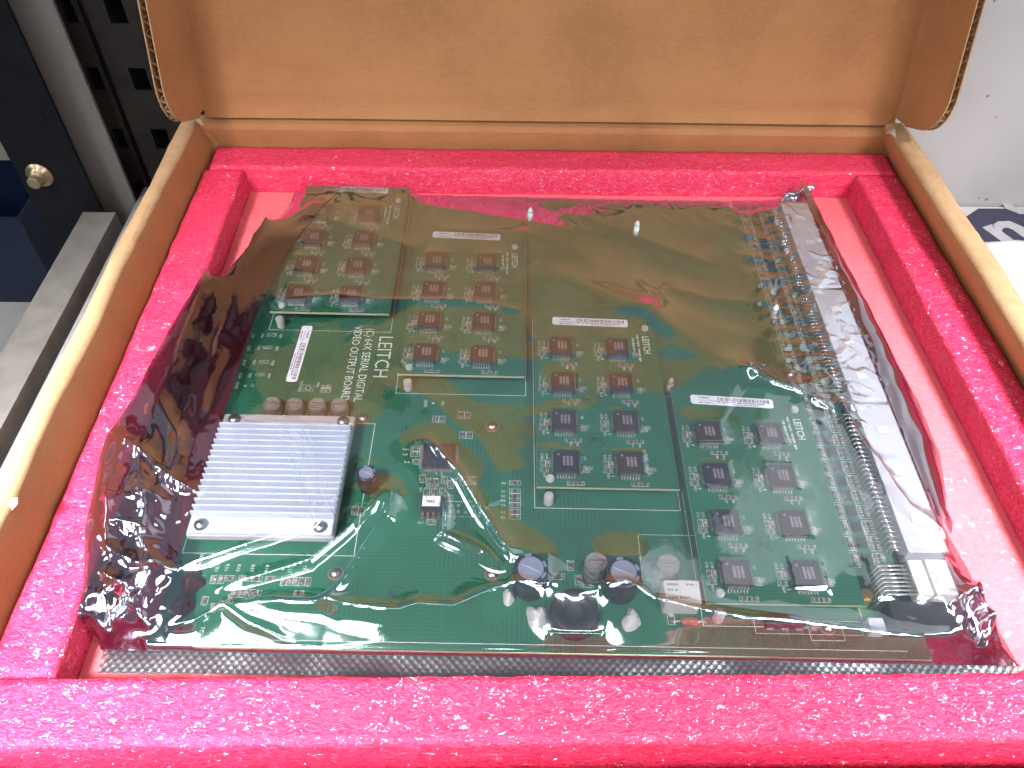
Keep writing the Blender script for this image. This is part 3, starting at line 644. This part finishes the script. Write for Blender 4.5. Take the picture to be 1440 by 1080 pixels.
radial_cap(73.8, 74.0, 4.4, 12); radial_cap(147.6, 26.0, 7.2, 16); radial_cap(185.4, 25.2, 7.2, 16)
# drum inductor between the big capacitors
b = MB(); b.lathe(0, 0, [(10.5, .05), (10.5, 1.5), (8, 2), (8, 4), (9.6, 4.4), (9.6, 5.6), (9, 6), (4, 6), (4, 5.4)], 36); b.build('inductor', plain('ferrite', (.010, .010, .011), .5, 0, .3), pcb, MM, (.1660, .0130, 0)); sup(156, 176, 3, 23, 6)
# white relay box with print
e = empty('relay', (.2098, .0200, 0)); e.parent = pcb
b = MB(); b.box(-7.4, 7.4, -5.0, 5.0, .05, 10, 0, .5, .4); b.build('case', plain('relay_case', (.56, .55, .54), .5, 0, .05), e)
b = MB()
b.words(-6, 2.6, 10.03, 1.4, 5, 0, 0, 6); b.words(2, 2.6, 10.03, 1.4, 4, 0, 0, 7); b.words(-6, .2, 10.03, 1.4, 4, 0, 0, 8); b.words(-6, -3.2, 10.03, 1.4, 9, 0, 0, 9); b.build('case_print', M_blk, e); sup(202, 217.5, 15, 25, 10)
# diode, black package and glue
e = empty('diode', (.2128, .0108, .0022)); e.parent = pcb
b = MB(); b.tube([(-3.6, 0, 0), (-3.2, 0, 0), (3.2, 0, 0), (3.6, 0, 0)], [1.2, 1.7, 1.7, 1.2], 14); b.build('glass_body', M_diode, e)
b = MB(); b.tube([(-7.5, 0, -2.1), (-7, 0, -.4), (-6, 0, 0), (6, 0, 0), (7, 0, -.4), (7.5, 0, -2.1)], .45, 8); b.build('lead_wire', M_lead, e)
b = MB(); b.box(-8, 8, -2.6, 2.6, .03, 3.6, 0, .4, .3); b.build('rectifier', M_blkp, pcb, MM, (.2520, .0118, 0))
def blob(name, mat, x, y, r, h, seed, par=pcb):
    q = np.random.default_rng(seed); n, m = 28, 9; T, S = np.meshgrid(np.linspace(0, 2*np.pi, n), np.linspace(0, 1, m))
    rr = r*(1+.35*np.interp(T, np.linspace(0, 2*np.pi, 9), np.append(q.uniform(-1, 1, 8), 0))*1.0)
    rr[:, -1] = rr[:, 0]
    X = x+rr*S*np.cos(T); Y = y+rr*S*np.sin(T)*1.25; Zz = .02+h*(1-S**2.2)*(1+.25*perlin(X*.5, Y*.5, seed))
    return link(name, grid_mesh(name, X, Y, Zz, [mat], True, MM), par)
blob('glue_blob', M_glue, 150.5, 12.0, 4.2, 5, 1); blob('glue_blob', M_glue, 189.8, 11.4, 4.2, 5, 2); blob('glue_blob', M_glue, 139.0, 20.5, 3.0, 4, 3)
blob('resin_blob', M_maroon, 6.1, 23.8, 4.6, 6.5, 4); blob('resin_blob', M_maroon, 5.8, 14.6, 4.4, 6, 6); sup(2, 10, 10, 28, 6)
# quad flat pack and oscillator
e = empty('flat_pack_chip', (.1048, .0918, 0)); e.parent = pcb
b = MB(); b.box(-7.6, 7.6, -7.2, 7.2, .3, 2.2, 0, .7, .3); b.build('package', M_chipd, e)
b = MB()
for k in range(22):
    t = -6.6+k*.63
    for sg in (-1, 1): b.box(t-.18, t+.18, *((7.2, 8.6) if sg > 0 else (-8.6, -7.2)), .02, .5); b.box(*((7.6, 9) if sg > 0 else (-9, -7.6)), t-.18, t+.18, .02, .5)
b.build('pins', M_lead, e); sup(97, 113, 84, 100, 2.5)
e = empty('oscillator', (.1035, .0635, 0)); e.parent = pcb
b = MB(); b.box(-4.6, 4.6, -4.0, 4.2, .3, 4.2, 0, .5, .3); b.build('case', M_chipd, e)
b = MB(); b.box(-4.0, 4.0, -1.6, 3.8, 4.22, 4.34); b.words(-2.2, .2, 4.38, 1.8, 3.6, 0, 1, 11); b.build('label', [M_label, M_blk], e)
b = MB()
for k in range(4): b.box(-4.2+k*2.4, -3.0+k*2.4, -5.4, -3.9, .02, 2.6)
b.build('pins', plain('gold_pin', (.65, .42, .20), .3, .9), e); sup(99, 108, 59, 68, 4.4)
# ---- right edge: backplane connectors with bent pins
for k, (ya, yb) in enumerate(((40.5, 123), (125, 208), (210, 291))):
    e = empty('backplane_connector', (.318, (ya+yb)/2*MM, 0)); e.parent = pcb; L = (yb-ya)/2
    b = MB(); b.box(-8.5, 9, -L, L, .05, 9.5, 0, .5, .5); b.build('housing', M_conn, e); sup(309.5, 327, ya, yb, 9.5)
    b = MB(); n = int((2*L-4)/2.54)
    for i in range(n):
        y = -L+2.5+i*2.54
        for r_ in range(3): b.tube([(-10.6-r_*2.0, y+.4*r_, .05), (-10.6-r_*2.0, y+.4*r_, 3.0+r_*2.0), (-10.2-r_*2, y+.4*r_, 3.5+r_*2.0), (-8.4, y+.4*r_, 3.5+r_*2.0)], .32, 5)
    o = b.build('bent_pins', M_lead, e); o['kind'] = 'stuff'
    for i in (-1, 0, 1):
        b = MB(); b.box(-2.0, 3.5, i*L*.6-2, i*L*.6+2, 9.52, 9.9); b.build('moulding_mark', M_white, e)
# right-angle header with white plug housings over a black power connector
e = empty('power_header', (.300, .027, 0)); e.parent = pcb
b = MB()
for i in range(8): b.tube([(-9+.1*i, -6.6+1.85*i-2.2, .05), (-9+.1*i, -6.6+1.85*i-2.2, 7.0), (-6.4+.1*i, -6.6+1.85*i, 10.2), (6, -6.6+1.85*i, 10.2)], .55, 6)
b.build('bent_pins', M_lead, e)
b = MB(); b.box(6, 12.2, -7.6, 8.4, 5.2, 12.2, 0, .5, .4); b.build('plug_housing', M_white, e)
b = MB(); b.box(13.2, 22.5, -7.4, 8.6, 4.6, 12.4, 0, .5, .4)
for i in range(4): b.box(14.0, 15.6, -5.6+3.6*i, -4.6+3.6*i, 12.42, 12.6, 1)
b.build('plug_housing', [M_white, M_alud], e); sup(305, 323, 19, 36, 12.4); sup(290, 305, 19, 36, 10.5)
b = MB(); b.box(-6, 20, -20.5, -8.4, .05, 8.2, 0, .8, .6); b.build('power_socket', M_blkp, e); sup(294, 320, 6.5, 18.6, 8.4)
b = MB(); b.lathe(-13.2, -5.4, [(3.2, .05), (3.2, 6.5), (2.3, 6.6), (2.3, 8.2)], 6, 0, False); b.build('brass_standoff', M_brass, e)
b = MB(); b.box(-15, -8.5, -20.5, -14.6, .05, 5.5, 0, .4, .4); b.build('grey_block', M_conn, e)

# ================================================================== the bag
bag = tag(empty('antistatic_bag', BO, BR), 'crumpled clear silver antistatic bag enclosing the green circuit board', 'bag')
NX, NY = 500, 400
Ly = [-12, -5, 4, 16, 26, 42, 60, 79, 91, 113, 141, 172, 220, 250, 289, 312]; Lx = [-13, -22, -29, -31, -34, -40, -43, -47, -48, -43.6, -42, -39, -32.5, -23, -9, -5]
Ry = [-8, 0, 18, 42, 55, 64, 78, 103, 140, 210, 300, 322]; Rx = [347, 346, 343.5, 342, 340, 339, 345, 352, 353, 346, 338, 335]
u = np.linspace(0, 1, NX); v = np.linspace(0, 1, NY); U, V = np.meshgrid(u, v)
X0 = -20+365*U
F0 = -3.2+.006*X0*0-.3*np.sin(X0/40); B0 = 304.5+.030*X0
# soft corners at the lower left and lower right
F0 = F0-.0*X0
Y = F0+(B0-F0)*V
X = np.interp(Y, Ly, Lx)*(1-U)+np.interp(Y, Ry, Rx)*U
S = np.full(X.shape, -5.6)
# foam tray bars as supports (bag lies over the left bar)
wx = BO[0]*1000+X*math.cos(BR)-Y*math.sin(BR); wy = BO[1]*1000+X*math.sin(BR)+Y*math.cos(BR)
S[wx < -161] = 12.6; S[wx > 241.5] = 12.6; S[wy > 439] = 12.6
S0 = S.copy()
for x0, x1, y0, y1, z in SUP: S = np.where((X > x0-.6) & (X < x1+.6) & (Y > y0-.6) & (Y < y1+.6), np.maximum(S, z+.5), S)
def seg_dist(px, py, poly):
    best = np.full(px.shape, 1e9); t_all = np.zeros(px.shape); side = np.zeros(px.shape); n = len(poly)-1
    for i in range(n):
        (ax, ay), (bx_, by_) = poly[i][:2], poly[i+1][:2]; dx, dy = bx_-ax, by_-ay; l2 = dx*dx+dy*dy
        t = np.clip(((px-ax)*dx+(py-ay)*dy)/l2, 0, 1); d = np.hypot(px-ax-t*dx, py-ay-t*dy); m_ = d < best
        best = np.where(m_, d, best); t_all = np.where(m_, (i+t)/n, t_all); side = np.where(m_, np.sign((px-ax)*dy-(py-ay)*dx), side)
    return best, t_all, side
SR = S.copy()
def crest(*pts):
    """a crease that holds the film up along a line of (x, y, z)"""
    global SR
    wv = perlin(X*.05, Y*.05, 77)*1.6
    d, t, _ = seg_dist(X+wv, Y+wv*.6, pts); z = np.interp(t, np.linspace(0, 1, len(pts)), [p[2] for p in pts])
    SR = np.where(d < .7, np.maximum(SR, z), SR)
crest((24, 12, 5.5), (43, 13.6, 7.5), (60, 12.5, 8), (75, 11.4, 8.5), (95, 9.7, 8.0), (103, 12.2, 9), (117, 11.2, 9), (134, 18, 12.5), (148, 20.5, 16.6))
crest((185, 19, 16.8), (196, 13.5, 13.5), (209, 10.8, 12), (231, 7.6, 11), (256, 5.9, 10), (300, 2.2, 8.6), (318, 6, 8.6))
crest((148, 20.5, 16.6), (158, 22, 13), (168, 18, 12.5), (185, 19, 16.8))
crest((0, 25.8, 6.5), (23, 34.6, 9), (46, 42.9, 11), (62, 49, 11.5))
crest((22, 19, 6), (38, 23.8, 8), (57, 30.4, 10), (73, 45.2, 13), (87, 63.5, 15.5))
crest((87, 63.5, 15.5), (86.5, 49, 12.5), (82, 42, 11), (68.2, 16, 8.5))
crest((3.5, 2.4, 2.5), (13.9, 5, 5), (24, 11.5, 5.5), (36, 5.4, 3.5), (51, 0, 1.5))
crest((98, 91, 13.5), (105, 71.6, 10), (108.5, 56.7, 8.5), (111, 42.6, 9), (119, 37.7, 9.5), (138.5, 26, 14))
crest((98, 91, 13.5), (117.3, 68, 12), (130.7, 46.5, 13), (139.5, 29.5, 15.5))
crest((258, 140, 14.5), (269, 131, 14.5), (279, 127, 14), (294, 117, 12.5))
crest((-46, 90, 15), (-28, 82, 13), (-12, 68, 12), (2, 62, 13))
crest((-28, 82, 13), (-20, 60, 12), (-14, 38, 8), (-5, 27, 7))
crest((-37, 84, 14), (-32, 56, 12), (-29, 34, 9)); crest((-29, 34, 9), (-14, 27, 7), (0, 25.8, 6.5)); crest((-28, 12, 2), (-12, 18, 5), (-5, 27, 7)); crest((-20, 0, -1), (-10, 10, 4), (-5, 27, 7)); crest((-26, 22, 5), (-13, 16, 5), (-6, 4, 1))
crest((-12, 66, 12), (-15, 137, 10), (-20, 215, 10), (-12, 262, 10))
crest((318, 16, 10), (326, 20, 11), (332, 12, 8), (330, 2, 2)); crest((326, 20, 11), (334, 26, 6), (338, 30, -2)); crest((318, 6, 8.6), (326, 6, 6), (330, 2, 2))
S = np.maximum(S, SR)
edge = np.zeros(X.shape, bool); edge[0] = edge[-1] = True; edge[:, 0] = edge[:, -1] = True
H = S.copy(); Hb = S0+.35
Hb[0, :] = -3.0
def relax(H, S, fix, Hf, sag, n):
    for _ in range(n):
        A = H.copy(); A[1:-1, 1:-1] = .25*(H[:-2, 1:-1]+H[2:, 1:-1]+H[1:-1, :-2]+H[1:-1, 2:])-sag
        H = np.maximum(A, S); H[fix] = Hf[fix]
    return H
def coarse(a, k): return a[::k, ::k]
def up(a, shp):
    yi = np.linspace(0, a.shape[0]-1, shp[0]); xi = np.linspace(0, a.shape[1]-1, shp[1]); y0 = np.minimum(yi.astype(int), a.shape[0]-2); x0 = np.minimum(xi.astype(int), a.shape[1]-2); fy = (yi-y0)[:, None]; fx = (xi-x0)[None]
    return (a[y0][:, x0]*(1-fx)+a[y0][:, x0+1]*fx)*(1-fy)+(a[y0+1][:, x0]*(1-fx)+a[y0+1][:, x0+1]*fx)*fy
k = 4; Hc = relax(coarse(H, k), coarse(S, k), coarse(edge, k), coarse(Hb, k), .010, 500)
H = np.maximum(up(Hc, X.shape), S); H = relax(H, S, edge, Hb, .0006, 260)
# smooth contact edges of the film a little
for _ in range(4): A = H.copy(); A[1:-1, 1:-1] = .25*(H[:-2, 1:-1]+H[2:, 1:-1]+H[1:-1, :-2]+H[1:-1, 2:]); H = A
H0 = H.copy()
# ---- folds: crest lines with a sharp ridge and a long soft flank
wob = perlin(X*.05, Y*.05, 77)*1.6
def fold(poly, amp, wa, wb=None, pw=1.0):
    """amp mm high; falls off over wa mm on one side and wb mm on the other"""
    global H
    wb = wb or wa; d, t, sd = seg_dist(X+wob, Y+wob*.6, poly)
    env = np.clip(np.minimum(t, 1-t)*7, 0, 1)**.7
    wd = np.where(sd > 0, wa, wb)
    H = H+1.7*amp*env*np.exp(-(d/(wd*(.62 if pw == 1 else 1)))**pw)
fold([(5, 187), (40, 190), (76, 188), (107, 189), (144, 182), (150, 160)], .9, 10, 5)
fold([(140, 255), (172, 244), (200, 219), (233, 187), (258, 171), (280, 165)], 1.3, 28, 20, 1.6)
fold([(150, 226), (183, 203), (209, 187), (243, 150), (262, 136)], 2.3, 20, 16, 1.5)
fold([(168, 287), (205, 270), (240, 246), (262, 236)], 1.1, 10, 14, 1.4)
fold([(225, 215), (250, 204), (280, 200)], 1.0, 9, 12, 1.4)
fold([(20, 262), (60, 240), (86, 232)], 1.0, 9, 14, 1.3)
fold([(60, 285), (110, 278), (150, 268), (200, 262)], 1.6, 18, 14, 1.3)
fold([(70, 130), (100, 118), (125, 92), (140, 60)], 1.6, 22, 9, 1.4)
fold([(300, 128), (306, 95), (316, 62), (330, 45)], 2.0, 3.5, 6)
for pl, am, wa, wb in (
    ([(-2, 25.4), (23, 34.6), (46, 42.9), (63, 50)], 2.0, 5, 9), ([(19, 18), (38, 23.8), (57, 30.4), (73, 45.2), (88, 65)], 2.6, 4, 10), ([(87, 65), (86.5, 49), (82, 42), (68.2, 16), (64, 10)], 3.6, 4.5, 5),
    ([(2, 2), (13.9, 5), (24, 11.5), (36, 5.4), (51, 0), (64, -2.5)], 2.4, 4, 5), ([(20, 11.7), (43, 13.6), (60, 12.5), (75, 11.4), (95, 9.7), (103, 12.2), (117, 11.2), (134, 18), (152, 20.5)], 3.4, 6, 4),
    ([(176, 20), (185, 19), (196, 13.5), (209, 10.8), (231, 7.6), (256, 5.9), (300, 2.2), (320, 4)], 4.0, 7, 4.5), ([(96, 94), (105, 71.6), (108.5, 56.7), (111, 42.6), (119, 37.7), (140, 25)], 4.2, 3.2, 5), ([(97, 95), (117.3, 68), (130.7, 46.5), (141, 28)], 4.6, 3.0, 7),
    ([(252, 143), (269, 131), (279, 127), (298, 115)], 1.8, 4, 6), ([(-46, 90), (-28, 82), (-12, 68), (4, 60)], 2.6, 4, 6), ([(-29, 84), (-20, 60), (-14, 38), (-4, 25)], 3.2, 4, 5), ([(-38, 86), (-32, 56), (-28, 32)], 2.8, 4, 5), ([(-31, 34), (-14, 27), (2, 25)], 3, 4, 5), ([(-30, 11), (-12, 18), (-3, 28)], 3.4, 4, 5), ([(-22, -2), (-10, 10), (-3, 29)], 3.2, 4, 4), ([(-28, 23), (-13, 16), (-4, 2)], 3, 4, 5),
    ([(316, 15), (326, 20), (333, 11), (330, 0)], 3.4, 3.5, 4.5), ([(324, 19), (334, 26), (340, 31)], 3, 3, 4)): fold(pl, am*.75, wa, wb)
# ---- crumple: strong on the loose left side and along the connector edge, faint elsewhere
def sm(a, lo, hi): t = np.clip((a-lo)/(hi-lo), 0, 1); return t*t*(3-2*t)
left = 1-sm(X, -14, 6); left_low = left*(1-sm(Y, 62, 112)); right = sm(X, 268, 300)*(1-sm(X, 332, 345)); rmid = right*sm(Y, 92, 130)*(1-sm(Y, 270, 300)); back = sm(Y, 262, 300)
rid = lambda s, sd: 1-2*np.abs(perlin(X*s+17*sd, Y*s+9*sd, sd))
H = H+(perlin(X/70, Y/52, 1)*1.7+perlin(X/33+5, Y/27, 2)*.75)*(.6+.4*right)
H = H+(.10+left_low*1.2+left*.08+rmid*2.8)*(rid(1/22., 3)-.6)*.85+(left*.02+left_low*1.3+rmid*1.9+right*.5+.02)*(rid(1/11., 4)-.6)*.9+(left_low*.6+left*.05+rmid*.6+.006)*(rid(1/5., 5)-.6)*.45
H = H+back*(rid(1/14., 8)-.6)*.5
# keep the film off what it covers and down at its rim
rim = np.minimum(np.minimum(U, 1-U)*NX/14, np.minimum(V, 1-V)*NY/10).clip(0, 1)
H = np.maximum(H0+(H-H0)*rim, S+.15)
H[0, :] = np.maximum(-3.0+.5*perlin(X[0]/12, X[0]*0, 3), -4.5)
link('top_film', grid_mesh('top_film', X, Y, H, [M_film], True, MM), bag)
nb = int(NX*.105); Xg, Yg = X[:, :nb], Y[:, :nb]
fade = (1-sm(Xg, -14, -5)); low = 1-sm(Yg, 75, 130)
pz = lambda sc_, sd: 1-2*np.abs(perlin(Xg*sc_+3*sd+Yg*.012, Yg*sc_*.42+sd, sd))
Hg = H[:, :nb]+.35+fade*(np.maximum(0, pz(1/24., 41)-.35)*(.5+6.0*low)+(pz(1/13., 42)+.2).clip(0)*(.03+1.6*low)+(pz(1/6., 43)).clip(0)*.35*low)*rim[:, :nb]
Xs = Xg+fade*perlin(Xg/13., Yg/15., 44)*2.5*rim[:, :nb]
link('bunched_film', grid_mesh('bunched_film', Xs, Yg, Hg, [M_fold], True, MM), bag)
c0 = int(NX*.945); r1 = int(NY*.115); Xc, Yc = X[:r1, c0:], Y[:r1, c0:]; env = (sm(Xc, 323, 329)*(1-sm(Yc, 24, 30))*rim[:r1, c0:])
Hc_ = H[:r1, c0:]+.3+env*(np.maximum(0, 1-2*np.abs(perlin(Xc/11., Yc/10., 61))-.2)*5+(1-2*np.abs(perlin(Xc/5., Yc/5., 62)))*.8)
link('bunched_film', grid_mesh('bunched_film', Xc, Yc, Hc_, [M_fold], True, MM), bag)
# bottom film lying on the sheet, only inside the tray
sub = slice(None, None, 10); Xb = X[sub, sub].copy(); Yb_ = Y[sub, sub].copy(); Xb = np.maximum(Xb, -28.5-.02*Yb_)
link('bottom_film', grid_mesh('bottom_film', Xb, Yb_, np.full(Xb.shape, -5.52), [M_filmb], True, MM), bag)
# front heat seal
n = 260; xs = np.linspace(-22, 344, n); m = 9; T = np.linspace(0, 1, m); XX = np.repeat(xs[None], m, 0); YY = np.empty((m, n)); ZZ = np.empty((m, n))
yi = np.interp(xs, X[0], Y[0]); wid = 8.6-2.0*(xs/340)
for j, t in enumerate(T): YY[j] = yi-wid*(1-t)+.25*np.sin(xs/37); ZZ[j] = np.interp(xs, X[0], H[0])*t+(1-t)*-4.2+.55*perlin(xs/28, xs*0+t*.6, 12)
link('front_seam', grid_mesh('front_seam', XX, YY, ZZ, [M_seam], True, MM), bag)
# right side: the folded side of the bag, rolling from the connector down to the sheet, with its embossed seam
n = 300; ys = np.linspace(58, 313, n); m = 22; T = np.linspace(0, 1, m); YY = np.repeat(ys[None], m, 0)
def filmz(px, py):
    j = np.clip(((py-Y[0, 0])/(Y[-1, 0]-Y[0, 0])*(NY-1)), 0, NY-1).astype(int)
    out = np.empty(px.shape)
    for a in range(px.size): out.flat[a] = np.interp(px.flat[a], X[j.flat[a]], H[j.flat[a]])
    return out
xr = np.interp(ys, Ry, Rx)+1.2*np.sin(ys/31); XX = 327.5+(xr-327.5)[None]*T[:, None]
ZZ = np.maximum(filmz(XX, YY), 9.6*(1-T[:, None]**2.2)-5.0*T[:, None]**2.2)+.5+(1.6*np.sin(np.pi*T)[:, None])*(1+.5*np.sin(ys/23)[None])+perlin(YY/16, T[:, None]*2+YY*0, 51)*1.4*np.sin(np.pi*T)[:, None]
ZZ[-1] = -5.0
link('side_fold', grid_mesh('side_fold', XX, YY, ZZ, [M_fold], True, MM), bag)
k0, k1 = 12, 17
link('side_seam', grid_mesh('side_seam', XX[k0:k1], YY[k0:k1], ZZ[k0:k1]+.25, [M_seams], True, MM), bag)
# raised silvery corner tab at the back right
n = 24; A_, B_ = np.meshgrid(np.linspace(0, 1, n), np.linspace(0, 1, n))
Xt = 316+20*A_+2*B_; Yt = 305+8*A_*.4+4*B_+perlin(A_*3, B_*3, 4)*2; Zt = -1+11*np.sin(B_*1.9)*(.4+.6*A_)+perlin(A_*4, B_*4, 7)*2.0
link('corner_tab', grid_mesh('corner_tab', Xt, Yt, Zt, [M_seam], True, MM), bag)
